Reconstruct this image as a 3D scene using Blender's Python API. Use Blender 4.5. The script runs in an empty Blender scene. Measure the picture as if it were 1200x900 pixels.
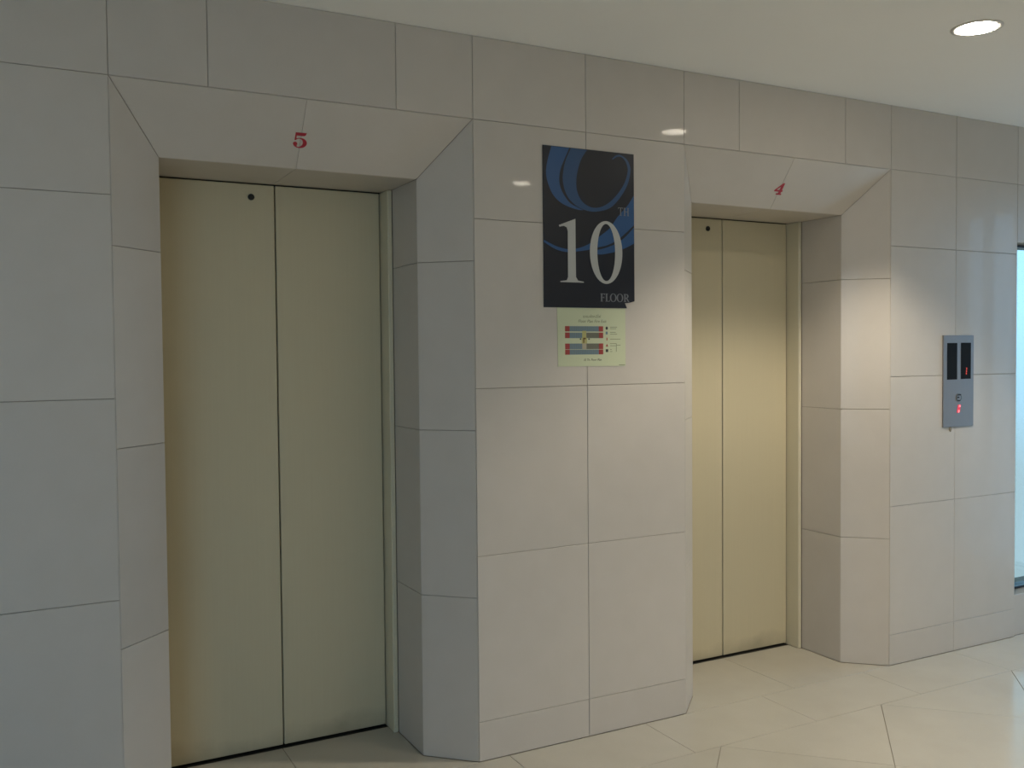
import bpy, bmesh, math, random
from mathutils import Vector, Matrix

random.seed(7)
SC = bpy.context.scene
COL = SC.collection

# ------------------------------------------------------------------ camera
CAM_LOC = Vector((-0.0199, -2.9969, 1.4642))
CAM_F = Vector((0.46736313, 0.88347505, -0.03230384))
CAM_R = Vector((0.88376474, -0.46784511, -0.00899037))
CAM_U = Vector((0.02305596, 0.02434723, 0.99943766))
cd = bpy.data.cameras.new('camera')
cd.sensor_fit = 'HORIZONTAL'; cd.sensor_width = 36.0
cd.lens = 1099.93 * 36.0 / 1200.0
cd.clip_start = 0.02; cd.clip_end = 200
cam = bpy.data.objects.new('camera', cd); COL.objects.link(cam)
M = Matrix.Identity(4)
for i in range(3):
    M[i][0] = CAM_R[i]; M[i][1] = CAM_U[i]; M[i][2] = -CAM_F[i]; M[i][3] = CAM_LOC[i]
cam.matrix_world = M
SC.camera = cam

# ------------------------------------------------------------------ sky, window portals, exposure
SKY_STRENGTH = 5.1
world = bpy.data.worlds.new('overcast_sky'); SC.world = world
world.use_nodes = True
wn = world.node_tree.nodes; wl = world.node_tree.links
wn.clear()
w_out = wn.new('ShaderNodeOutputWorld'); w_bg = wn.new('ShaderNodeBackground')
w_tc = wn.new('ShaderNodeTexCoord'); w_sep = wn.new('ShaderNodeSeparateXYZ'); w_ramp = wn.new('ShaderNodeValToRGB')
w_ramp.color_ramp.elements[0].position = 0.44; w_ramp.color_ramp.elements[0].color = (0.30, 0.40, 0.50, 1)
w_ramp.color_ramp.elements[1].position = 0.52; w_ramp.color_ramp.elements[1].color = (0.385, 0.665, 1.0, 1)
w_map = wn.new('ShaderNodeMath'); w_map.operation = 'MULTIPLY_ADD'; w_map.inputs[1].default_value = 0.5; w_map.inputs[2].default_value = 0.5
wl.new(w_tc.outputs['Generated'], w_sep.inputs[0]); wl.new(w_sep.outputs['Z'], w_map.inputs[0])
wl.new(w_map.outputs[0], w_ramp.inputs[0]); wl.new(w_ramp.outputs[0], w_bg.inputs['Color'])
w_bg.inputs['Strength'].default_value = SKY_STRENGTH
wl.new(w_bg.outputs[0], w_out.inputs[0])

SC.view_settings.view_transform = 'Standard'
SC.view_settings.look = 'None'
SC.view_settings.gamma = 1.0
SC.view_settings.use_curve_mapping = False
SC.view_settings.exposure = 0.03

# room extents (metres): front wall is the plane y=0
XL, XR, YB, ZC = -3.0, 5.25, -5.2, 2.5796
# windows: (wall, a0, a1, z0, z1)  a = position along the wall
WIN_FRONT = (4.4465, 5.15, 0.21, 2.0)
WIN_RIGHT = (-1.0, -0.2, 0.15, 2.3)
WIN_SLIT = (-4.28, -4.02, 0.5, 2.3)
WIN_BACK = (-2.9, -0.9, 0.3, 2.4)

def portal(name, loc, rot, sx, sy):
    l = bpy.data.lights.new(name, 'AREA'); l.shape = 'RECTANGLE'; l.size = sx; l.size_y = sy
    l.cycles.is_portal = True
    o = bpy.data.objects.new(name, l); COL.objects.link(o)
    o.location = loc; o.rotation_euler = rot
    return o
PI = math.pi
portal('window_portal', ((WIN_FRONT[0]+WIN_FRONT[1])/2, 0.3, (WIN_FRONT[2]+WIN_FRONT[3])/2), (-PI/2, 0, 0), WIN_FRONT[1]-WIN_FRONT[0], WIN_FRONT[3]-WIN_FRONT[2])
portal('window_portal', (XR+0.22, (WIN_RIGHT[0]+WIN_RIGHT[1])/2, (WIN_RIGHT[2]+WIN_RIGHT[3])/2), (0, PI/2, 0), WIN_RIGHT[3]-WIN_RIGHT[2], WIN_RIGHT[1]-WIN_RIGHT[0])
portal('window_portal', (XR+0.22, (WIN_SLIT[0]+WIN_SLIT[1])/2, (WIN_SLIT[2]+WIN_SLIT[3])/2), (0, PI/2, 0), WIN_SLIT[3]-WIN_SLIT[2], WIN_SLIT[1]-WIN_SLIT[0])
portal('window_portal', ((WIN_BACK[0]+WIN_BACK[1])/2, YB-0.22, (WIN_BACK[2]+WIN_BACK[3])/2), (PI/2, 0, 0), WIN_BACK[1]-WIN_BACK[0], WIN_BACK[3]-WIN_BACK[2])

DOWNLIGHT_POWER = 103.0
DOWNLIGHT_COLOR = (1.0, 0.90, 0.74)

# ------------------------------------------------------------------ materials
def new_mat(name):
    m = bpy.data.materials.new(name); m.use_nodes = True
    return m, m.node_tree.nodes, m.node_tree.links, m.node_tree.nodes['Principled BSDF']

def mat_plain(name, col, rough=0.5, metal=0.0, spec=0.5, emit=None, estr=0.0, coat=0.0):
    m, n, l, b = new_mat(name)
    b.inputs['Base Color'].default_value = (*col, 1); b.inputs['Roughness'].default_value = rough
    b.inputs['Metallic'].default_value = metal; b.inputs['Specular IOR Level'].default_value = spec
    b.inputs['Coat Weight'].default_value = coat
    if emit:
        b.inputs['Emission Color'].default_value = (*emit, 1); b.inputs['Emission Strength'].default_value = estr
    return m

def mat_stone(name, c1, c2, rough, vary=0.05, scale=9.0, spec=0.5, coat=0.0):
    m, n, l, b = new_mat(name)
    tc = n.new('ShaderNodeTexCoord')
    n1 = n.new('ShaderNodeTexNoise'); n1.inputs['Scale'].default_value = scale; n1.inputs['Detail'].default_value = 5
    n2 = n.new('ShaderNodeTexNoise'); n2.inputs['Scale'].default_value = 160; n2.inputs['Detail'].default_value = 2
    l.new(tc.outputs['Object'], n1.inputs['Vector']); l.new(tc.outputs['Object'], n2.inputs['Vector'])
    mx = n.new('ShaderNodeMath'); mx.operation = 'MULTIPLY_ADD'; mx.inputs[1].default_value = 0.35
    l.new(n2.outputs['Fac'], mx.inputs[0]); l.new(n1.outputs['Fac'], mx.inputs[2])
    rp = n.new('ShaderNodeValToRGB')
    rp.color_ramp.elements[0].position = 0.4; rp.color_ramp.elements[0].color = (*c1, 1)
    rp.color_ramp.elements[1].position = 1.0; rp.color_ramp.elements[1].color = (*c2, 1)
    l.new(mx.outputs[0], rp.inputs[0])
    oi = n.new('ShaderNodeObjectInfo')
    mr = n.new('ShaderNodeMapRange'); mr.inputs['To Min'].default_value = 1 - vary; mr.inputs['To Max'].default_value = 1 + vary
    l.new(oi.outputs['Random'], mr.inputs['Value'])
    hs = n.new('ShaderNodeHueSaturation'); l.new(rp.outputs[0], hs.inputs['Color']); l.new(mr.outputs[0], hs.inputs['Value'])
    l.new(hs.outputs[0], b.inputs['Base Color'])
    b.inputs['Roughness'].default_value = rough; b.inputs['Specular IOR Level'].default_value = spec
    b.inputs['Coat Weight'].default_value = coat; b.inputs['Coat Roughness'].default_value = 0.03
    return m

def mat_door(name):
    m, n, l, b = new_mat(name)
    tc = n.new('ShaderNodeTexCoord')
    mp = n.new('ShaderNodeMapping'); mp.inputs['Scale'].default_value = (60, 60, 1.2)
    no = n.new('ShaderNodeTexNoise'); no.inputs['Scale'].default_value = 2; no.inputs['Detail'].default_value = 4
    l.new(tc.outputs['Object'], mp.inputs[0]); l.new(mp.outputs[0], no.inputs['Vector'])
    rp = n.new('ShaderNodeValToRGB')
    rp.color_ramp.elements[0].position = 0.3; rp.color_ramp.elements[0].color = (0.570, 0.505, 0.345, 1)
    rp.color_ramp.elements[1].position = 0.75; rp.color_ramp.elements[1].color = (0.585, 0.52, 0.357, 1)
    l.new(no.outputs['Fac'], rp.inputs[0])
    # scuffed grime along the foot of the panel
    sp = n.new('ShaderNodeSeparateXYZ'); l.new(tc.outputs['Object'], sp.inputs[0])
    n3 = n.new('ShaderNodeTexNoise'); n3.inputs['Scale'].default_value = 7; n3.inputs['Detail'].default_value = 6
    l.new(tc.outputs['Object'], n3.inputs['Vector'])
    ad = n.new('ShaderNodeMath'); ad.operation = 'MULTIPLY_ADD'; ad.inputs[1].default_value = -0.16
    l.new(n3.outputs['Fac'], ad.inputs[0]); l.new(sp.outputs['Z'], ad.inputs[2])
    gr = n.new('ShaderNodeMapRange'); gr.inputs['From Min'].default_value = -0.09; gr.inputs['From Max'].default_value = 0.0
    gr.inputs['To Min'].default_value = 0.45; gr.inputs['To Max'].default_value = 0.0
    l.new(ad.outputs[0], gr.inputs['Value'])
    mi = n.new('ShaderNodeMix'); mi.data_type = 'RGBA'
    l.new(gr.outputs[0], mi.inputs['Factor']); l.new(rp.outputs[0], mi.inputs['A']); mi.inputs['B'].default_value = (0.16, 0.14, 0.10, 1)
    l.new(mi.outputs['Result'], b.inputs['Base Color'])
    b.inputs['Roughness'].default_value = 0.42; b.inputs['Specular IOR Level'].default_value = 0.4
    return m

def mat_steel(name, col):
    m, n, l, b = new_mat(name)
    tc = n.new('ShaderNodeTexCoord'); mp = n.new('ShaderNodeMapping'); mp.inputs['Scale'].default_value = (300, 300, 4)
    no = n.new('ShaderNodeTexNoise'); no.inputs['Scale'].default_value = 1.5
    l.new(tc.outputs['Object'], mp.inputs[0]); l.new(mp.outputs[0], no.inputs['Vector'])
    mr = n.new('ShaderNodeMapRange'); mr.inputs['To Min'].default_value = 0.38; mr.inputs['To Max'].default_value = 0.55
    l.new(no.outputs['Fac'], mr.inputs['Value']); l.new(mr.outputs[0], b.inputs['Roughness'])
    b.inputs['Base Color'].default_value = (*col, 1); b.inputs['Metallic'].default_value = 0.7
    return m

def mat_glass(name, tint):
    m, n, l, b = new_mat(name)
    n.remove(b)
    tr = n.new('ShaderNodeBsdfTransparent'); tr.inputs[0].default_value = (*tint, 1)
    gl = n.new('ShaderNodeBsdfGlossy'); gl.inputs['Roughness'].default_value = 0.02
    mx = n.new('ShaderNodeMixShader')
    mx.inputs[0].default_value = 0.05; l.new(tr.outputs[0], mx.inputs[1]); l.new(gl.outputs[0], mx.inputs[2])
    l.new(mx.outputs[0], n['Material Output'].inputs['Surface'])
    return m

MT = {
    'wall_tile': mat_stone('polished_wall_stone', (0.555, 0.51, 0.455), (0.585, 0.538, 0.485), 0.42, 0.03, 9.0, 0.4, 0.14),
    'floor_tile': mat_stone('polished_floor_stone', (0.465, 0.435, 0.365), (0.51, 0.48, 0.41), 0.16, 0.03, 5),
    'grout': mat_plain('grey_brown_grout', (0.34, 0.29, 0.24), 0.9),
    'floor_grout': mat_plain('tan_floor_grout', (0.30, 0.25, 0.19), 0.9),
    'ceiling': mat_stone('matt_ceiling_paint', (0.90, 0.885, 0.85), (0.92, 0.905, 0.87), 0.8, 0.0, 3, 0.2),
    'plaster': mat_stone('painted_plaster', (0.62, 0.60, 0.55), (0.66, 0.64, 0.59), 0.7, 0.0, 3, 0.3),
    'door': mat_door('cream_lift_door_paint'),
    'door_frame': mat_plain('cream_frame_paint', (0.64, 0.58, 0.42), 0.35),
    'black': mat_plain('black_gap', (0.012, 0.011, 0.010), 0.7),
    'sill_shade': mat_plain('dark_sill_gap_shade', (0.03, 0.028, 0.025), 0.5, 0.3),  # dark tone also paints the shade in the gaps above and below the leaves
    'red': mat_plain('red_vinyl', (0.38, 0.007, 0.025), 0.4),
    'navy': mat_plain('navy_print', (0.009, 0.012, 0.022), 0.32),
    'blue': mat_plain('blue_print', (0.024, 0.090, 0.235), 0.32),
    'blue2': mat_plain('muted_blue_print', (0.022, 0.075, 0.185), 0.32),
    'silver': mat_plain('silver_grey_print', (0.48, 0.48, 0.46), 0.4),
    'silver2': mat_plain('dim_grey_print', (0.20, 0.21, 0.23), 0.4),
    'paper': mat_plain('pale_green_paper', (0.60, 0.64, 0.44), 0.22, coat=0.3),
    'plan_blue': mat_plain('slate_blue_print', (0.16, 0.23, 0.28), 0.4),
    'plan_grey': mat_plain('brown_grey_print', (0.17, 0.17, 0.13), 0.4),
    'plan_red': mat_plain('brick_red_print', (0.36, 0.055, 0.05), 0.4),
    'plan_yellow': mat_plain('yellow_print', (0.45, 0.42, 0.17), 0.4),
    'plan_tan': mat_plain('tan_print', (0.42, 0.37, 0.27), 0.4),
    'plan_dark': mat_plain('dark_ink', (0.035, 0.035, 0.035), 0.5),
    'plan_brown': mat_plain('brown_ink', (0.16, 0.10, 0.03), 0.5),
    'plan_ink': mat_plain('grey_green_ink', (0.16, 0.18, 0.11), 0.5),
    'steel': mat_steel('brushed_steel', (0.25, 0.235, 0.23)),
    'display': mat_plain('black_display', (0.006, 0.006, 0.006), 0.7, spec=0.12),
    'led': mat_plain('red_led', (0.3, 0.02, 0.02), 0.5, emit=(1.0, 0.09, 0.04), estr=0.55),
    'led_hot': mat_plain('bright_red_led', (0.6, 0.1, 0.1), 0.5, emit=(1.0, 0.30, 0.32), estr=1.0),
    'led_button': mat_plain('lit_red_button', (0.4, 0.02, 0.04), 0.4, emit=(1.0, 0.03, 0.08), estr=0.42),
    'button': mat_plain('dark_grey_button', (0.10, 0.11, 0.11), 0.45, 0.4),
    'putty': mat_plain('brown_putty', (0.25, 0.22, 0.17), 0.8),
    'lens': mat_plain('glowing_lens', (0.9, 0.9, 0.9), 0.4, emit=(1.0, 0.90, 0.74), estr=62.0),
    'trim_white': mat_plain('white_trim_ring', (0.62, 0.60, 0.56), 0.4),
    'window_frame': mat_plain('dark_window_frame', (0.035, 0.04, 0.05), 0.4, 0.5),
    'glass_blue': mat_glass('blue_tinted_glass', (0.482, 0.52, 0.493)),
    'glass': mat_glass('clear_glass', (0.92, 0.95, 0.95)),
}

# ------------------------------------------------------------------ mesh helpers
def link(name, me, mat, parent=None):
    o = bpy.data.objects.new(name, me); COL.objects.link(o)
    if mat is not None and len(me.materials) == 0: me.materials.append(MT[mat])
    if parent is not None: o.parent = parent
    return o

def from_bm(name, bm, mat, parent=None, smooth=False):
    bmesh.ops.recalc_face_normals(bm, faces=bm.faces)
    me = bpy.data.meshes.new(name); bm.to_mesh(me); bm.free()
    if smooth:
        for p in me.polygons: p.use_smooth = True
    return link(name, me, mat, parent)

def add_box(bm, x0, x1, y0, y1, z0, z1):
    v = [bm.verts.new(c) for c in ((x0,y0,z0),(x1,y0,z0),(x1,y1,z0),(x0,y1,z0),(x0,y0,z1),(x1,y0,z1),(x1,y1,z1),(x0,y1,z1))]
    for f in ((0,3,2,1),(4,5,6,7),(0,1,5,4),(1,2,6,5),(2,3,7,6),(3,0,4,7)):
        bm.faces.new([v[i] for i in f])

def add_prism(bm, pts, off):
    """extrude a 3-D polygon by the vector off"""
    off = Vector(off); a = [bm.verts.new(p) for p in pts]; b = [bm.verts.new(Vector(p)+off) for p in pts]
    bm.faces.new(a); bm.faces.new(b[::-1])
    n = len(pts)
    for i in range(n):
        bm.faces.new((a[i], b[i], b[(i+1) % n], a[(i+1) % n]))

def bevelled_box(name, x0, x1, y0, y1, z0, z1, bev, mat, parent=None, seg=2):
    bm = bmesh.new(); add_box(bm, x0, x1, y0, y1, z0, z1)
    bmesh.ops.bevel(bm, geom=bm.edges[:], offset=bev, segments=seg, affect='EDGES', profile=0.5)
    return from_bm(name, bm, mat, parent)

def inset_poly(pts, n, g):
    """move every edge of a planar polygon inwards by g"""
    pts = [Vector(p) for p in pts]; n = Vector(n).normalized(); k = len(pts)
    area = Vector((0, 0, 0))
    for i in range(k): area += pts[i].cross(pts[(i+1) % k])
    gs = list(g) if isinstance(g, (list, tuple)) else [g]*k
    if area.dot(n) < 0:
        pts = pts[::-1]; gs = [gs[(k-2-j) % k] for j in range(k)]
    out = []
    for i in range(k):
        p0, p1, p2 = pts[i-1], pts[i], pts[(i+1) % k]
        e1 = (p1-p0).normalized(); e2 = (p2-p1).normalized()
        m1 = n.cross(e1); m2 = n.cross(e2); g1 = gs[i-1]; g2 = gs[i]
        c = m1.dot(m2); det = 1 - c*c
        if det < 1e-6: out.append(p1 + m1*g2)
        else: out.append(p1 + m1*((g1 - g2*c)/det) + m2*((g2 - g1*c)/det))
    return out

GAP = 0.0009     # half a joint
DEEP = 0.004     # how far the joints are recessed
def tile(pts, n, parent, mat='wall_tile', name='wall_tile', gap=GAP, cham=0.0012, deep=DEEP):
    """one stone tile: polygon on the finished surface, arris chamfered, standing proud of the grout"""
    n = Vector(n).normalized()
    base = inset_poly(pts, n, gap)
    top = inset_poly(base, n, cham)
    bm = bmesh.new(); k = len(base)
    t = [bm.verts.new(p) for p in top]
    m = [bm.verts.new(p - n*cham) for p in base]
    b = [bm.verts.new(p - n*deep) for p in base]
    bm.faces.new(t)
    for i in range(k):
        j = (i+1) % k
        bm.faces.new((m[i], m[j], t[j], t[i])); bm.faces.new((b[i], b[j], m[j], m[i]))
    bm.faces.new(b[::-1])
    return from_bm(name, bm, mat, parent)

def tag(o, label=None, cat=None, group=None, kind=None):
    if label: o['label'] = label
    if cat: o['category'] = cat
    if group: o['group'] = group
    if kind: o['kind'] = kind
    return o

def empty(name, loc=(0, 0, 0)):
    o = bpy.data.objects.new(name, None); COL.objects.link(o); o.location = loc; o.empty_display_size = 0.1
    return o

def shape_mesh(contours, thick):
    """filled flat shape with holes -> mesh in the local XY plane, thickness thick (0..thick)"""
    cu = bpy.data.curves.new('outline', 'CURVE'); cu.dimensions = '2D'; cu.fill_mode = 'BOTH'; cu.extrude = thick/2
    for c in contours:
        s = cu.splines.new('POLY'); s.points.add(len(c)-1); s.use_cyclic_u = True
        for p, q in zip(s.points, c): p.co = (q[0], q[1], 0, 1)
    o = bpy.data.objects.new('outline', cu); COL.objects.link(o)
    dg = bpy.context.evaluated_depsgraph_get(); dg.update()
    me = bpy.data.meshes.new_from_object(o.evaluated_get(dg))
    bpy.data.objects.remove(o); bpy.data.curves.remove(cu)
    me.transform(Matrix.Translation((0, 0, thick/2)))
    me.materials.clear()
    return me

def text_mesh(txt, size, thick, shear=0.0, align='CENTER'):
    cu = bpy.data.curves.new('words', 'FONT'); cu.body = txt; cu.size = size; cu.extrude = thick/2
    cu.align_x = align; cu.align_y = 'CENTER'; cu.shear = shear; cu.resolution_u = 3
    o = bpy.data.objects.new('words', cu); COL.objects.link(o)
    dg = bpy.context.evaluated_depsgraph_get(); dg.update()
    me = bpy.data.meshes.new_from_object(o.evaluated_get(dg))
    bpy.data.objects.remove(o); bpy.data.curves.remove(cu)
    me.transform(Matrix.Translation((0, 0, thick/2)))
    me.materials.clear()
    return me

def fit_mesh(me, w, h):
    xs = [v.co.x for v in me.vertices]; ys = [v.co.y for v in me.vertices]
    if not xs: return me
    cx, cy = (min(xs)+max(xs))/2, (min(ys)+max(ys))/2
    me.transform(Matrix.Diagonal((w/(max(xs)-min(xs)), h/(max(ys)-min(ys)), 1, 1)) @ Matrix.Translation((-cx, -cy, 0)))
    return me

# frame of the front wall: local x -> world x, local y -> world z, local z -> world -y
WALL_ROT = Matrix(((1, 0, 0, 0), (0, 0, -1, 0), (0, 1, 0, 0), (0, 0, 0, 1)))
def on_wall(name, me, mat, parent, x, z, out=0.0):
    """put a flat mesh on the front wall; parent sits unrotated at parent.location"""
    me.transform(WALL_ROT)
    o = link(name, me, mat, parent)
    w = Vector((x, -out, z))
    o.location = w - (parent.location if parent else Vector((0, 0, 0)))
    return o

# ------------------------------------------------------------------ measures of the front wall
XA, XB, XC, XD, XE, XF, XG = 0.2393, 1.4195, 1.8871, 2.3487, 3.5324, 3.9817, 4.4465
SX, SD = 0.155, 0.1483              # splay width and depth
ZI, ZT = 2.0914, 2.2894             # underside of the lintel, top of the splay
ROWS = [0.0, 0.143, 0.7413, 1.3413, 1.9413, ZT]
JAMB = [0.0, 0.5924, 1.1919, 1.7931]
FD, DD, WD = 0.395, 0.475, 0.58     # frame lip, door face, back of the wall
LIP = 0.02

# ------------------------------------------------------------------ wall_front: grout body
bm = bmesh.new()
d = DEEP
def plan(pts): add_prism(bm, [(x, y, 0) for x, y in pts], (0, 0, ZC))
plan([(XL, d), (XA-d*0.414, d), (XA+SX-d, SD+d*0.414), (XA+SX-d, WD), (XL, WD)])
plan([(XB+d*0.414, d), (XD-d*0.414, d), (XD+SX-d, SD+d*0.414), (XD+SX-d, WD), (XB-SX+d, WD), (XB-SX+d, SD+d*0.414)])
plan([(XE+d*0.414, d), (XG, d), (XG, 0.25), (XG, WD), (XE-SX+d, WD), (XE-SX+d, SD+d*0.414)])
for a, b in ((XA, XB), (XD, XE)):
    prof = [(d, ZC), (d, ZT+d*0.3), (SD+d*0.3, ZI+d), (WD, ZI+d), (WD, ZC)]
    add_prism(bm, [(a-0.002, y, z) for y, z in prof], (b-a+0.004, 0, 0))
# wall over, under and beyond the window
add_box(bm, XG, XR, d, 0.25, WIN_FRONT[3]+d, ZC)
add_box(bm, XG, XR, d+0.012, 0.25, 0.0, WIN_FRONT[2]-d)
add_box(bm, WIN_FRONT[1]+d, XR, d, 0.25, WIN_FRONT[2]-d, WIN_FRONT[3]+d)
# unseen slab added behind the lift doors to keep sky light out
add_box(bm, XL, XG, WD, WD+0.06, 0, ZC)
wall_front = from_bm('wall_front', bm, 'grout'); tag(wall_front, kind='structure')

N0 = (0, -1, 0)
def rect(x0, x1, z0, z1, y=0.0): return [(x0, y, z0), (x1, y, z0), (x1, y, z1), (x0, y, z1)]
def flat(x0, x1, z0, z1, y=0.0): tile(rect(x0, x1, z0, z1, y), N0, wall_front)
rows = list(zip(ROWS[:-1], ROWS[1:]))
LEFTX = [XL, XA-0.466*6, XA-0.466*5, XA-0.466*4, XA-0.466*3, XA-0.466*2, XA-0.466, XA]
for z0, z1 in rows:
    for x0, x1 in zip(LEFTX[:-1], LEFTX[1:]): flat(x0, x1, z0, z1)
    for x0, x1 in ((XB, XC), (XC, XD), (XE, XF), (XF, XG)): flat(x0, x1, z0, z1)
TOPX = LEFTX + [0.522, 1.134, XB, XC, XD, 2.633, 3.242, XE, XF, XG, 4.91, XR]
for x0, x1 in zip(TOPX[:-1], TOPX[1:]): flat(x0, x1, ZT, ZC)
for x0, x1 in ((XG, 4.91), (4.91, XR)): flat(x0, x1, WIN_FRONT[3], ZT)
for x0, x1 in ((XG, 4.91), (4.91, XR)): flat(x0, x1, 0.0, WIN_FRONT[2], 0.012)
for z0, z1 in zip([WIN_FRONT[2]]+ROWS[2:5], ROWS[2:5]+[WIN_FRONT[3]]): flat(WIN_FRONT[1], XR, z0, z1)

for a, b in ((XA, XB), (XD, XE)):
    mid = (a+b)/2
    for x, s in ((a, 1), (b, -1)):
        xi = x+s*SX
        n = (s*SD, -SX, 0)
        OUT, ARR = 0.0024, 0.0002          # open joint at the flat wall, tight arris elsewhere
        for z0, z1 in zip(JAMB[:-1], JAMB[1:]):
            tile([(x, 0, z0), (xi, SD, z0), (xi, SD, z1), (x, 0, z1)], n, wall_front, gap=[GAP, ARR, GAP, OUT])
            tile([(xi, SD, z0), (xi, FD, z0), (xi, FD, z1), (xi, SD, z1)], (s, 0, 0), wall_front, gap=[GAP, GAP, GAP, ARR])
        z0 = JAMB[-1]
        tile([(x, 0, z0), (xi, SD, z0), (xi, SD, ZI), (x, 0, ZT)], n, wall_front, gap=[GAP, ARR, ARR, OUT])
        tile([(xi, SD, z0), (xi, FD, z0), (xi, FD, ZI), (xi, SD, ZI)], (s, 0, 0), wall_front, gap=[GAP, GAP, ARR, ARR])
    nl = (0, -(ZT-ZI), -SD)
    tile([(a, 0, ZT), (mid, 0, ZT), (mid, SD, ZI), (a+SX, SD, ZI)], nl, wall_front, gap=[OUT, GAP*0.35, ARR, ARR])
    tile([(mid, 0, ZT), (b, 0, ZT), (b-SX, SD, ZI), (mid, SD, ZI)], nl, wall_front, gap=[OUT, ARR, ARR, GAP*0.35])
    ys = DD-0.003
    tile([(a+SX, SD, ZI), (mid, SD, ZI), (mid, ys, ZI), (a+SX, ys, ZI)], (0, 0, -1), wall_front, gap=[ARR, GAP*0.35, GAP, ARR])
    tile([(mid, SD, ZI), (b-SX, SD, ZI), (b-SX, ys, ZI), (mid, ys, ZI)], (0, 0, -1), wall_front, gap=[ARR, ARR, GAP, GAP*0.35])

# ------------------------------------------------------------------ floor: grout bed and tiles
bm = bmesh.new(); add_box(bm, XL-0.2, XR+0.2, YB-0.2, 0.6, -0.12, -DEEP)
floor = from_bm('floor', bm, 'floor_grout'); tag(floor, kind='structure')
UP = (0, 0, 1)
BY = -0.312
def ftile(poly): tile([(x, y, 0) for x, y in poly], UP, floor, 'floor_tile', 'floor_tile', gap=0.001, cham=0.0008)
bx = [XL] + [1.54+0.606*k for k in range(-7, 7)] + [XR]
for x0, x1 in zip(bx[:-1], bx[1:]): ftile([(x0, BY), (x1, BY), (x1, 0.0), (x0, 0.0)])
ftile([(XG, 0.0), (XR, 0.0), (XR, 0.012), (XG, 0.012)])
for a, b in ((XA, XB), (XD, XE)):
    mid = (a+b)/2
    ftile([(a, 0), (mid, 0), (mid, DD-0.009), (a+SX, DD-0.009), (a+SX, SD)])
    ftile([(mid, 0), (b, 0), (b-SX, SD), (b-SX, DD-0.009), (mid, DD-0.009)])

def clip(poly, ax, val, keep_less):
    out = []
    ins = lambda p: (p[ax] <= val) if keep_less else (p[ax] >= val)
    for i in range(len(poly)):
        p, q = poly[i-1], poly[i]
        if ins(p) != ins(q):
            t = (val-p[ax])/(q[ax]-p[ax]); out.append((p[0]+(q[0]-p[0])*t, p[1]+(q[1]-p[1])*t))
        if ins(q): out.append(q)
    return out
S = 0.6*math.sqrt(2)                 # diagonal of one tile
for i in range(-16, 16):
    for j in range(0, 16):
        # corner of the diagonal grid passes through (2.69, BY)
        cx = 2.69 + (i + (0.5 if j % 2 else 0.0))*S; cy = BY - j*S/2
        poly = [(cx, cy+S/2), (cx+S/2, cy), (cx, cy-S/2), (cx-S/2, cy)]
        for ax, val, kl in ((0, XL, False), (0, XR, True), (1, BY, True), (1, YB, False)):
            poly = clip(poly, ax, val, kl) if len(poly) > 2 else poly
        if len(poly) < 3: continue
        pts = [Vector((x, y, 0)) for x, y in poly]
        pts = [p for k, p in enumerate(pts) if (p-pts[k-1]).length > 0.01]
        if len(pts) < 3: continue
        ar = sum(pts[k-1].x*pts[k].y-pts[k].x*pts[k-1].y for k in range(len(pts)))/2
        if abs(ar) < 0.004: continue
        ftile([(p.x, p.y) for p in pts])

# ------------------------------------------------------------------ ceiling and the other walls
LIGHTS = [(2.955, -0.845), (2.935, -2.43), (-0.97, -4.1), (2.935, -4.1)]  # last two are unseen, added to brighten floor and ceiling
bm = bmesh.new(); add_box(bm, XL-0.2, XR+0.2, YB-0.2, 0.6, ZC, ZC+0.15)
ceiling = from_bm('ceiling', bm, 'ceiling'); tag(ceiling, kind='structure')

def wall_with_holes(name, axis, pos, thick, a0, a1, holes):
    bm = bmesh.new()
    def bx_(p0, p1, q0, q1):
        lo, hi = sorted((pos, pos+thick))
        if axis == 'x': add_box(bm, lo, hi, p0, p1, q0, q1)
        else: add_box(bm, p0, p1, lo, hi, q0, q1)
    at = a0
    for h0, h1, z0, z1 in sorted(holes):
        bx_(at, h0, 0, ZC); bx_(h0, h1, 0, z0); bx_(h0, h1, z1, ZC); at = h1
    bx_(at, a1, 0, ZC)
    return tag(from_bm(name, bm, 'plaster'), kind='structure')
wall_with_holes('wall_right', 'x', XR, 0.2, YB, 0.25, [WIN_RIGHT, WIN_SLIT])
wall_with_holes('wall_back', 'y', YB, -0.2, XL-0.2, XR+0.2, [WIN_BACK])
bm = bmesh.new(); add_box(bm, XL-0.2, XL, YB, 0.6, 0, ZC)
tag(from_bm('wall_left', bm, 'plaster'), kind='structure')

def window(name, axis, pos, hole, panes, glass):
    h0, h1, z0, z1 = hole; t = 0.010
    root = empty(name, ((h0+h1)/2, pos, z0) if axis == 'y' else (pos, (h0+h1)/2, z0)); tag(root, kind='structure')
    def box_(nm, a0, a1, q0, q1, dep, mat):
        bm = bmesh.new()
        if axis == 'y': add_box(bm, a0-root.location.x, a1-root.location.x, -dep, dep, q0-z0, q1-z0)
        else: add_box(bm, -dep, dep, a0-root.location.y, a1-root.location.y, q0-z0, q1-z0)
        return from_bm(nm, bm, mat, root)
    box_('window_frame', h0, h1, z0, z0+0.010, 0.03, 'window_frame'); box_('window_frame', h0, h1, z1-t, z1, 0.03, 'window_frame')
    box_('window_frame', h0, h0+t, z0+0.010, z1-t, 0.03, 'window_frame'); box_('window_frame', h1-t, h1, z0+0.010, z1-t, 0.03, 'window_frame')
    w = (h1-h0-2*t)/panes
    for k in range(panes):
        a = h0+t+k*w
        if k: box_('mullion', a-0.02, a+0.02, z0+0.010, z1-t, 0.025, 'window_frame')
        box_('window_pane', a+(0.02 if k else 0), a+w-(0.02 if k < panes-1 else 0), z0+0.010, z1-t, 0.003, glass)
    return root
window('window_1', 'y', 0.12, WIN_FRONT, 2, 'glass_blue')
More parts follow.
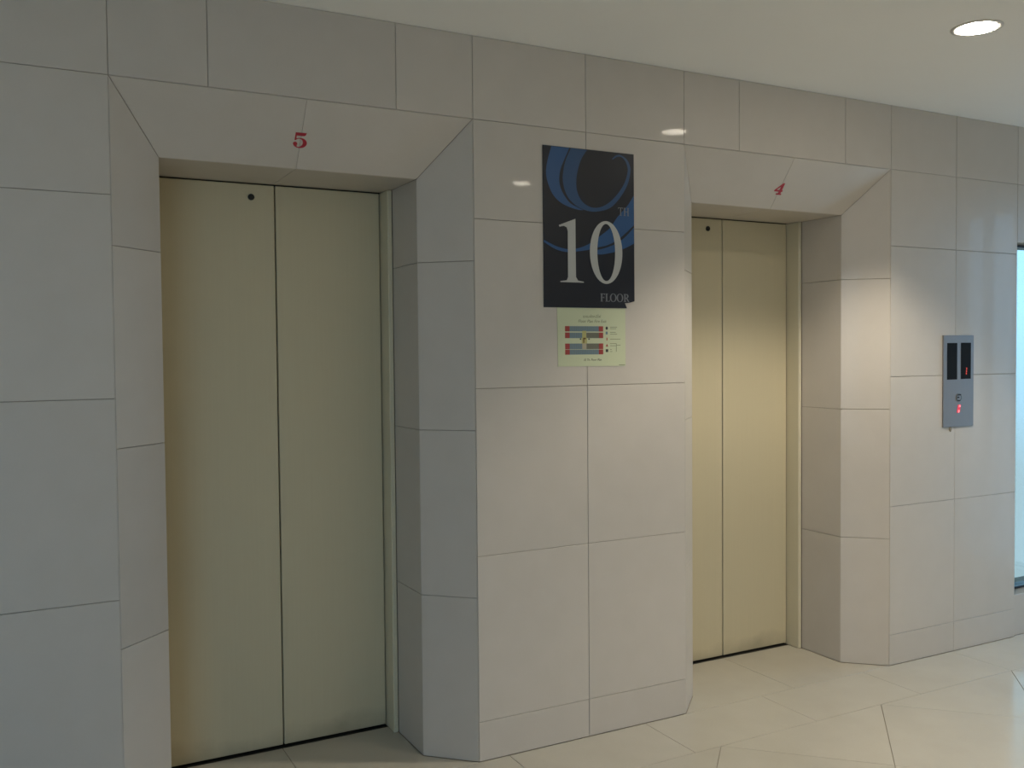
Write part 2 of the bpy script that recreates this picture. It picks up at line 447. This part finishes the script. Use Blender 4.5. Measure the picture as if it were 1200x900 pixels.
window('window_2', 'x', XR+0.1, WIN_RIGHT, 4, 'glass')
window('window_3', 'y', YB-0.1, WIN_BACK, 2, 'glass')
window('window_4', 'x', XR+0.1, WIN_SLIT, 1, 'glass')

# ------------------------------------------------------------------ lift doors
def lift_door(name, a, b, label):
    x0, x1 = a+SX, b-SX; mid = (a+b)/2+0.008
    root = empty(name, ((x0+x1)/2, DD, 0)); tag(root, label, 'door', kind='structure')
    L = root.location
    def bxl(nm, p, mat, bev=0.0015, parent=root, off=None):
        q = off or L
        return bevelled_box(nm, p[0]-q.x, p[1]-q.x, p[2]-q.y, p[3]-q.y, p[4]-q.z, p[5]-q.z, bev, mat, parent, 1)
    # slim cream frame lining the stone reveal
    bxl('frame_jamb', (x0, x0+LIP, FD, DD+0.03, 0, ZI-0.0005), 'door_frame', 0.003)
    bxl('frame_jamb', (x1-LIP, x1, FD, DD+0.03, 0, ZI-0.0005), 'door_frame', 0.003)
    bxl('head_gap_shade', (x0+LIP, x1-LIP, DD+0.006, DD+0.04, ZI-0.006, ZI), 'sill_shade', 0.001)  # dark strip: shade of the gap over the leaves put into its colour
    # black slab behind the leaves, its colour stands in for shade in the gaps
    bxl('gap_shade_slab', (x0, x1, DD+0.045, DD+0.09, 0.0, ZI), 'black', 0.001)
    pl = None
    for p0, p1 in ((x0+LIP+0.004, mid-0.0025), (mid+0.0025, x1-LIP-0.004)):
        p = bxl('door_panel', (p0, p1, DD, DD+0.035, 0.009, ZI-0.0035), 'door', 0.002)
        if pl is None: pl = p
    bxl('door_sill', (x0+LIP, x1-LIP, DD-0.009, DD+0.045, -0.003, 0.001), 'sill_shade', 0.0005)  # threshold strip coloured dark to paint the shade gap under the leaves
    # release keyhole in the left leaf
    bm = bmesh.new()
    kx = mid-0.086 if a < 1 else mid-0.088
    mw = Matrix.Translation((kx-L.x, -0.0022, 2.041)) @ Matrix.Rotation(PI/2, 4, 'X')
    bmesh.ops.create_cone(bm, cap_ends=True, segments=24, radius1=0.0115, radius2=0.0115, depth=0.004, matrix=mw)
    ko = from_bm('keyhole', bm, 'black', pl)
    return root
lift_door('door_1', XA, XB, 'cream two-leaf lift door under the red number five')
lift_door('door_2', XD, XE, 'cream two-leaf lift door under the red number four')

# ------------------------------------------------------------------ red numerals on the splayed lintels
def arc(cx, cy, rx, ry, a0, a1, n=20):
    return [(cx+rx*math.cos(math.radians(a0+(a1-a0)*i/n)), cy+ry*math.sin(math.radians(a0+(a1-a0)*i/n))) for i in range(n+1)]

five = [[(0.10, 1.0), (0.80, 1.0), (0.88, 1.02), (0.84, 0.87), (0.74, 0.80), (0.20, 0.80), (0.20, 0.635)]
        + arc(0.50, 0.33, 0.50, 0.33, 125, -150, 34)
        + [(0.03, 0.22)] + arc(0.17, 0.26, 0.155, 0.125, 195, -20, 14)
        + [(0.29, 0.14)] + arc(0.42, 0.34, 0.29, 0.27, -110, 112, 24)
        + [(0.22, 0.545), (0.19, 0.50), (0.09, 0.50)]]
four = [[(0.92, 1.02), (0.92, 0.42), (1.04, 0.42), (1.04, 0.27), (0.92, 0.27), (0.92, 0.13), (1.06, 0.11), (1.06, 0.0), (0.36, 0.0), (0.36, 0.11), (0.60, 0.13), (0.60, 0.27), (-0.05, 0.27), (-0.05, 0.38), (0.72, 1.02)],
        [(0.60, 0.42), (0.60, 0.72), (0.20, 0.42)]]
def lintel_numeral(name, contours, x, s, w, h, label):
    """lay a flat numeral on the sloping lintel stone; s = distance down the slope"""
    me = fit_mesh(shape_mesh(contours, 0.0012), w, h)
    sl = Vector((0, SD, ZI-ZT)).normalized()              # down the slope
    up = -sl; nrm = Vector((0, -(ZT-ZI), -SD)).normalized(); rx = Vector((1, 0, 0))
    o = link(name, me, 'red')
    P = Vector((x, 0, ZT)) + sl*s + nrm*0.0002
    m = Matrix.Identity(4)
    for i in range(3): m[i][0] = rx[i]; m[i][1] = up[i]; m[i][2] = nrm[i]; m[i][3] = P[i]
    o.matrix_world = m
    return tag(o, label, 'number', 'red lift numbers')
lintel_numeral('lift_number', five, 0.829, 0.1435, 0.046, 0.055, 'red number 5 on the lintel of the nearer lift')
lintel_numeral('lift_number', four, 2.937, 0.1480, 0.047, 0.056, 'red number 4 on the lintel of the farther lift')

# ------------------------------------------------------------------ floor sign
PX, PZ = 1.9, 1.635
sign = empty('floor_sign', (PX, 0, PZ))
tag(sign, 'dark navy 10th floor sign with blue swirls on wall between the lifts', 'sign')
def flat_part(nm, contours, mat, out, thick, root):
    me = shape_mesh([[(x, z) for x, z in c] for c in contours], thick)
    o = on_wall(nm, me, mat, root, 0, 0, out)
    return o
outline = [(1.699, 2.225), (2.102, 2.226), (2.103, 1.662), (2.083, 1.657), (2.058, 1.654), (2.067, 1.635), (1.700, 1.634)]
flat_part('sign_board', [outline], 'navy', 0.0, 0.004, sign)
def smooth(pts, n=4):
    out = []
    k = len(pts)
    for i in range(k-1):
        p0 = pts[max(i-1, 0)]; p1 = pts[i]; p2 = pts[i+1]; p3 = pts[min(i+2, k-1)]
        for j in range(n):
            t = j/n
            out.append(tuple(0.5*(2*p1[c]+(p2[c]-p0[c])*t+(2*p0[c]-5*p1[c]+4*p2[c]-p3[c])*t*t+(3*p1[c]-p0[c]-3*p2[c]+p3[c])*t**3) for c in (0, 1)))
    out.append(pts[-1]); return out
b1o = [(1.735, 2.2235), (1.717, 2.164), (1.712, 2.122), (1.722, 2.082), (1.745, 2.042), (1.784, 2.015), (1.838, 2.0), (1.871, 1.998)]
b1i = [(1.871, 1.999), (1.838, 2.010), (1.809, 2.025), (1.780, 2.061), (1.768, 2.098), (1.773, 2.140), (1.790, 2.179), (1.812, 2.2235)]
flat_part('swirl', [smooth(b1o)+smooth(b1i)], 'blue', 0.004, 0.0003, sign)
b2o = [(1.819, 2.2235), (1.795, 2.175), (1.784, 2.128), (1.784, 2.095), (1.795, 2.058), (1.816, 2.030), (1.853, 2.007), (1.899, 1.996), (1.939, 1.998), (1.991, 2.014), (2.033, 2.051), (2.070, 2.104), (2.086, 2.157), (2.081, 2.187), (2.065, 2.207), (2.039, 2.218), (2.018, 2.214), (2.001, 2.199)]
b2i = [(2.006, 2.198), (2.023, 2.209), (2.042, 2.211), (2.060, 2.200), (2.070, 2.182), (2.073, 2.156), (2.057, 2.111), (2.022, 2.065), (1.981, 2.030), (1.939, 2.012), (1.899, 2.013), (1.864, 2.033), (1.844, 2.070), (1.842, 2.112), (1.850, 2.150), (1.865, 2.189), (1.890, 2.2235)]
cut = 9
flat_part('swirl', [smooth(b2o)+smooth(b2i)], 'blue2', 0.0043, 0.0003, sign)
b3o = [(2.1015, 2.069), (2.069, 2.025), (2.027, 1.984), (1.990, 1.938), (1.949, 1.908), (1.918, 1.887), (1.882, 1.867), (1.837, 1.853), (1.802, 1.850), (1.753, 1.859), (1.7005, 1.880)]
b3i = [(1.7005, 1.872), (1.749, 1.848), (1.802, 1.839), (1.847, 1.844), (1.897, 1.852), (1.938, 1.863), (1.979, 1.873), (2.026, 1.895), (2.063, 1.923), (2.1015, 1.955)]
flat_part('swirl', [smooth(b3o)+smooth(b3i)], 'blue', 0.0042, 0.0003, sign)
b4o = [(2.1015, 1.947), (2.066, 1.912), (2.026, 1.884), (1.985, 1.867), (1.948, 1.856), (1.897, 1.846)]
b4i = [(1.897, 1.845), (1.938, 1.836), (1.979, 1.841), (2.031, 1.854), (2.074, 1.871), (2.1015, 1.885)]
flat_part('swirl', [smooth(b4o)+smooth(b4i)], 'blue', 0.0041, 0.0003, sign)
one = [(1.836, 1.964), (1.764, 1.937), (1.767, 1.931), (1.786, 1.935), (1.798, 1.930), (1.8025, 1.916), (1.8025, 1.747), (1.797, 1.735), (1.769, 1.731), (1.769, 1.7275), (1.871, 1.7275), (1.871, 1.731), (1.846, 1.735), (1.837, 1.748), (1.836, 1.858)]
flat_part('numeral', [one], 'silver', 0.005, 0.0004, sign)
flat_part('numeral', [arc(1.9725, 1.8445, 0.0735, 0.1185, 0, 354, 59), arc(1.9725, 1.8445, 0.0405, 0.108, 0, 354, 59)], 'silver', 0.005, 0.0004, sign)

# thin seriffed capitals, unit cell 1 high
def bxs(x0, x1, y0, y1): return [(x0, y0), (x1, y0), (x1, y1), (x0, y1)]
def serif_I(x, w=0.15): return [[(x-0.10, 1), (x+w+0.10, 1), (x+w+0.10, 0.965), (x+w, 0.93), (x+w, 0.07), (x+w+0.10, 0.035), (x+w+0.10, 0), (x-0.10, 0), (x-0.10, 0.035), (x, 0.07), (x, 0.93), (x-0.10, 0.965)]]
def G_T(x): return [[(x, 1), (x+0.74, 1), (x+0.76, 0.76), (x+0.73, 0.76), (x+0.69, 0.92), (x+0.45, 0.94), (x+0.45, 0.07), (x+0.55, 0.035), (x+0.55, 0), (x+0.21, 0), (x+0.21, 0.035), (x+0.31, 0.07), (x+0.31, 0.94), (x+0.05, 0.92), (x+0.01, 0.76), (x-0.02, 0.76)]]
def G_H(x): return [[(x, 1), (x+0.30, 1), (x+0.30, 0.965), (x+0.22, 0.93), (x+0.22, 0.55), (x+0.60, 0.55), (x+0.60, 0.93), (x+0.52, 0.965), (x+0.52, 1), (x+0.82, 1), (x+0.82, 0.965), (x+0.74, 0.93), (x+0.74, 0.07), (x+0.82, 0.035), (x+0.82, 0), (x+0.52, 0), (x+0.52, 0.035), (x+0.60, 0.07), (x+0.60, 0.48), (x+0.22, 0.48), (x+0.22, 0.07), (x+0.30, 0.035), (x+0.30, 0), (x, 0), (x, 0.035), (x+0.08, 0.07), (x+0.08, 0.93), (x, 0.965)]]
def G_F(x): return [[(x, 1), (x+0.56, 1), (x+0.57, 0.79), (x+0.54, 0.79), (x+0.49, 0.93), (x+0.24, 0.93), (x+0.24, 0.55), (x+0.42, 0.55), (x+0.45, 0.64), (x+0.48, 0.64), (x+0.48, 0.38), (x+0.45, 0.38), (x+0.42, 0.48), (x+0.24, 0.48), (x+0.24, 0.07), (x+0.34, 0.035), (x+0.34, 0), (x, 0), (x, 0.035), (x+0.08, 0.07), (x+0.08, 0.93), (x, 0.965)]]
def G_L(x): return [[(x, 1), (x+0.34, 1), (x+0.34, 0.965), (x+0.24, 0.93), (x+0.24, 0.07), (x+0.48, 0.07), (x+0.56, 0.24), (x+0.59, 0.24), (x+0.55, 0), (x, 0), (x, 0.035), (x+0.08, 0.07), (x+0.08, 0.93), (x, 0.965)]]
def G_O(x): return [arc(x+0.42, 0.5, 0.42, 0.53, 0, 354, 40), arc(x+0.42, 0.5, 0.26, 0.47, 0, 354, 40)]
def G_R(x): return [[(x, 1), (x+0.36, 1)] + arc(x+0.36, 0.735, 0.26, 0.265, 88, -70, 12) + [(x+0.72, 0.035), (x+0.80, 0.0), (x+0.58, 0.0), (x+0.30, 0.46), (x+0.24, 0.46), (x+0.24, 0.07), (x+0.34, 0.035), (x+0.34, 0), (x, 0), (x, 0.035), (x+0.08, 0.07), (x+0.08, 0.93), (x, 0.965)],
                    [(x+0.24, 0.93)] + [(x+0.32, 0.93)] + arc(x+0.32, 0.735, 0.14, 0.195, 80, -80, 10) + [(x+0.24, 0.54)]]
def word(nm, glyphs, x0, x1, z0, z1, mat, out):
    cs = []
    for g in glyphs: cs += g
    me = fit_mesh(shape_mesh(cs, 0.0004), x1-x0, z1-z0)
    return on_wall(nm, me, mat, sign, (x0+x1)/2, (z0+z1)/2, out)
word('lettering', [G_T(0), G_H(0.84)], 2.027, 2.078, 1.988, 2.0185, 'silver2', 0.005)
word('lettering', [G_F(0), G_L(0.62), G_O(1.20), G_O(2.06), G_R(2.96)], 1.945, 2.080, 1.658, 1.690, 'silver2', 0.005)

# ------------------------------------------------------------------ evacuation plan sheet
plan_o = empty('floor_plan_notice', (1.9085, 0, 1.415))
tag(plan_o, 'pale green printed floor plan sheet taped below the navy sign', 'notice')
flat_part('sheet', [[(1.756, 1.6335), (2.061, 1.6335), (2.061, 1.4135), (1.759, 1.415)]], 'paper', 0.0, 0.0016, plan_o)
def pr(nm, x0, x1, z0, z1, mat, out=0.0016):
    return flat_part(nm, [bxs(x0, x1, z0, z1)], mat, out, 0.0002, plan_o)
for z0, z1, gap in ((1.545, 1.565, False), (1.520, 1.541, True), (1.4785, 1.500, True), (1.4585, 1.4785-0.0015, False)):
    pr('room_row', 1.7895, 1.9585, z0, z1, 'plan_blue')
    if gap: pr('room_row', 1.884, 1.9400, z0+0.0005, z1-0.0005, 'plan_grey', 0.0018)
    pr('stair_block', 1.7895, 1.8095, z0, z1, 'plan_red', 0.0018); pr('stair_block', 1.9385, 1.9585, z0, z1, 'plan_red', 0.0018)
    k = 1.8145
    while k < 1.934:
        if not (gap and 1.858 < k < 1.888): pr('room_line', k, k+0.0009, z0, z1, 'plan_ink', 0.0018)
        k += 0.0082
pr('lift_core', 1.8645, 1.8825, 1.522, 1.5475, 'plan_yellow', 0.0020)
pr('lift_core', 1.8620, 1.8855, 1.500, 1.522, 'plan_yellow', 0.0020)
pr('lift_core', 1.8645, 1.8830, 1.4790, 1.500, 'plan_tan', 0.0020)
pr('lift_core', 1.8685, 1.8735, 1.502, 1.520, 'plan_brown', 0.0022); pr('lift_core', 1.8685, 1.8805, 1.516, 1.5215, 'plan_brown', 0.0022)
for x in (1.8540, 1.8915): pr('lift_core', x, x+0.006, 1.514, 1.519, 'plan_dark', 0.0022)
# legend marks and captions
flat_part('legend_mark', [arc(1.975, 1.558, 0.0052, 0.0062, 0, 340, 17)], 'plan_dark', 0.0016, 0.0002, plan_o)
pr('legend_mark', 1.970, 1.979, 1.534, 1.545, 'plan_blue')
pr('legend_mark', 1.9735, 1.9775, 1.511, 1.522, 'plan_red')
flat_part('legend_mark', [[(1.970, 1.488), (1.981, 1.488), (1.9755, 1.499)]], 'plan_red', 0.0016, 0.0002, plan_o)
flat_part('legend_mark', [bxs(1.970, 1.981, 1.467, 1.478)], 'plan_dark', 0.0016, 0.0002, plan_o)
def caption(txt, x, z, w, h, mat='plan_ink', shear=0.2):
    me = fit_mesh(text_mesh(txt, 0.02, 0.0002, shear), w, h)
    return on_wall('caption', me, mat, plan_o, x, z, 0.0016)
caption('แผนผังหนีไฟ', 1.909, 1.603, 0.080, 0.0125)
caption('Floor Plan Fire Exit', 1.911, 1.584, 0.126, 0.0110)
caption('10 Th. Floor Plan', 1.9115, 1.4385, 0.079, 0.0085, 'plan_dark')
for x0, x1, z in ((1.990, 2.022, 1.562), (1.990, 2.018, 1.556), (1.990, 2.016, 1.542), (1.990, 2.022, 1.535), (1.990, 2.038, 1.516), (1.990, 2.018, 1.499), (1.990, 2.016, 1.491), (2.020, 2.038, 1.493), (1.990, 1.997, 1.477), (1.990, 2.000, 1.469)):
    pr('legend_line', x0, x1, z-0.0009, z+0.0009, 'plan_ink')
pr('legend_line', 2.0175, 2.0195, 1.468, 1.500, 'plan_ink')
pr('legend_line', 2.030, 2.058, 1.4165, 1.4185, 'plan_ink')

# ------------------------------------------------------------------ call panel
panel = empty('call_panel', (3.997, 0, 1.093))
tag(panel, 'brushed steel lift call panel with two black displays and red button', 'call panel')
def pbox(nm, x0, x1, y0, y1, z0, z1, mat, bev, parent=panel):
    L = panel.location
    return bevelled_box(nm, x0-L.x, x1-L.x, y0-L.y, y1-L.y, z0-L.z, z1-L.z, bev, mat, parent, 2)
pbox('face_plate', 3.887, 4.108, -0.007, 0.0, 1.093, 1.533, 'steel', 0.0015)
d1 = pbox('display', 3.913, 3.985, -0.0080, -0.004, 1.321, 1.4965, 'display', 0.0005)
d2 = pbox('display', 4.0125, 4.0855, -0.0080, -0.004, 1.3225, 1.4975, 'display', 0.0005)
for k in range(3):
    pbox('led_digit', 4.0485+0.0012*k, 4.0545+0.0012*k, -0.0086, -0.0076, 1.3435+0.0118*k, 1.3530+0.0118*k, 'led', 0.0003, d2)
def disc(nm, x, z, r, y0, y1, mat, parent, seg=32):
    L = panel.location; bm = bmesh.new()
    mw = Matrix.Translation((x-L.x, (y0+y1)/2, z-L.z)) @ Matrix.Rotation(PI/2, 4, 'X')
    bmesh.ops.create_cone(bm, cap_ends=True, segments=seg, radius1=r, radius2=r, depth=abs(y1-y0), matrix=mw)
    return from_bm(nm, bm, mat, parent)
bt = disc('call_button', 3.998, 1.2335, 0.0200, -0.0095, -0.006, 'steel', panel)
bt['label'] = 'unlit round call button'
L = panel.location
def glyph(parent, mat, contours, nm, out):
    me = shape_mesh(contours, 0.0008); me.transform(WALL_ROT)
    o = link(nm, me, mat, parent); o.location = Vector((0, -out, 0)) - Vector((L.x, 0, L.z))
    return o
ring = [arc(3.998, 1.2335, 0.0185, 0.0185, 0, 350, 35), arc(3.998, 1.2335, 0.0135, 0.0135, 0, 350, 35)]
glyph(bt, 'button', ring, 'button_ring', 0.0093)
glyph(bt, 'black', [[(3.988, 1.2490), (4.012, 1.2500), (4.011, 1.2440), (3.987, 1.2430)]], 'button_mark', 0.0098)
glyph(bt, 'black', [[(3.985, 1.2380), (3.999, 1.2380), (3.999, 1.2310), (3.985, 1.2310)]], 'button_mark', 0.0098)
glyph(bt, 'black', [[(3.985, 1.2210), (4.006, 1.2215), (4.005, 1.2165), (3.987, 1.2165)]], 'button_mark', 0.0098)
b2 = glyph(panel, 'led_button', [[(3.984, 1.160), (4.006, 1.161), (4.014, 1.199), (3.992, 1.198)]], 'call_button', 0.0070)
b2['label'] = 'glowing red call button'
glyph(b2, 'led_hot', [[(3.997, 1.187), (4.011, 1.188), (4.009, 1.197), (4.001, 1.197)]], 'led_bar', 0.0), glyph(b2, 'led_hot', [[(3.993, 1.161), (4.001, 1.161), (4.004, 1.173), (3.994, 1.173)]], 'led_bar', 0.0)
for c in b2.children: c.location = (0, -0.0009, 0)
bm = bmesh.new(); bmesh.ops.create_icosphere(bm, subdivisions=2, radius=1.0, matrix=Matrix.Translation((3.946-L.x, -0.002, 1.083-L.z)) @ Matrix.Diagonal((0.009, 0.004, 0.014, 1)))
from_bm('sealant_blob', bm, 'putty', panel, True)

# ------------------------------------------------------------------ downlights
def downlight(x, y, label):
    root = empty('ceiling_downlight', (x, y, ZC)); tag(root, label, 'ceiling light', 'recessed downlights')
    bm = bmesh.new(); seg = 48
    prof = [(0.066, 0.000), (0.067, -0.003), (0.078, -0.004), (0.084, -0.002), (0.084, 0.0)]
    rings = [[bm.verts.new((r*math.cos(2*PI*k/seg), r*math.sin(2*PI*k/seg), z)) for k in range(seg)] for r, z in prof]
    for a_, b_ in zip(rings[:-1], rings[1:]):
        for k in range(seg): bm.faces.new((a_[k], a_[(k+1) % seg], b_[(k+1) % seg], b_[k]))
    from_bm('trim_ring', bm, 'trim_white', root, True)
    bm = bmesh.new()
    bmesh.ops.create_cone(bm, cap_ends=True, segments=seg, radius1=0.058, radius2=0.062, depth=0.005, matrix=Matrix.Translation((0, 0, -0.0025)))
    from_bm('lens', bm, 'lens', root)
    l = bpy.data.lights.new('downlight_beam', 'SPOT'); l.energy = DOWNLIGHT_POWER; l.color = DOWNLIGHT_COLOR
    l.spot_size = math.radians(116); l.spot_blend = 0.45; l.shadow_soft_size = 0.07
    # reflector throws more light sideways than straight down: strength ~ 1/cos(angle)
    l.use_nodes = True
    ln = l.node_tree.nodes; ll = l.node_tree.links; em = ln['Emission']
    ge = ln.new('ShaderNodeNewGeometry'); sp = ln.new('ShaderNodeSeparateXYZ'); ab = ln.new('ShaderNodeMath'); mx = ln.new('ShaderNodeMath'); dv = ln.new('ShaderNodeMath')
    ab.operation = 'ABSOLUTE'; mx.operation = 'MAXIMUM'; mx.inputs[1].default_value = 0.4; dv.operation = 'DIVIDE'; dv.inputs[0].default_value = 1.0
    ll.new(ge.outputs['Incoming'], sp.inputs[0]); ll.new(sp.outputs['Z'], ab.inputs[0]); ll.new(ab.outputs[0], mx.inputs[0])
    ll.new(mx.outputs[0], dv.inputs[1]); ll.new(dv.outputs[0], em.inputs['Strength'])
    o = bpy.data.objects.new('downlight_beam', l); COL.objects.link(o); o.parent = root; o.location = (0, 0, -0.012)
    return root
downlight(*LIGHTS[0], 'round glowing downlight in the ceiling near the farther lift')
downlight(*LIGHTS[1], 'round downlight in the lobby ceiling, mirrored faintly in the wall beside the navy sign')
downlight(*LIGHTS[2], 'unseen downlight added as fill in the ceiling at the back of the lobby by the wide window')
downlight(*LIGHTS[3], 'unseen downlight added as fill in the ceiling at the back of the lobby by the narrow window')
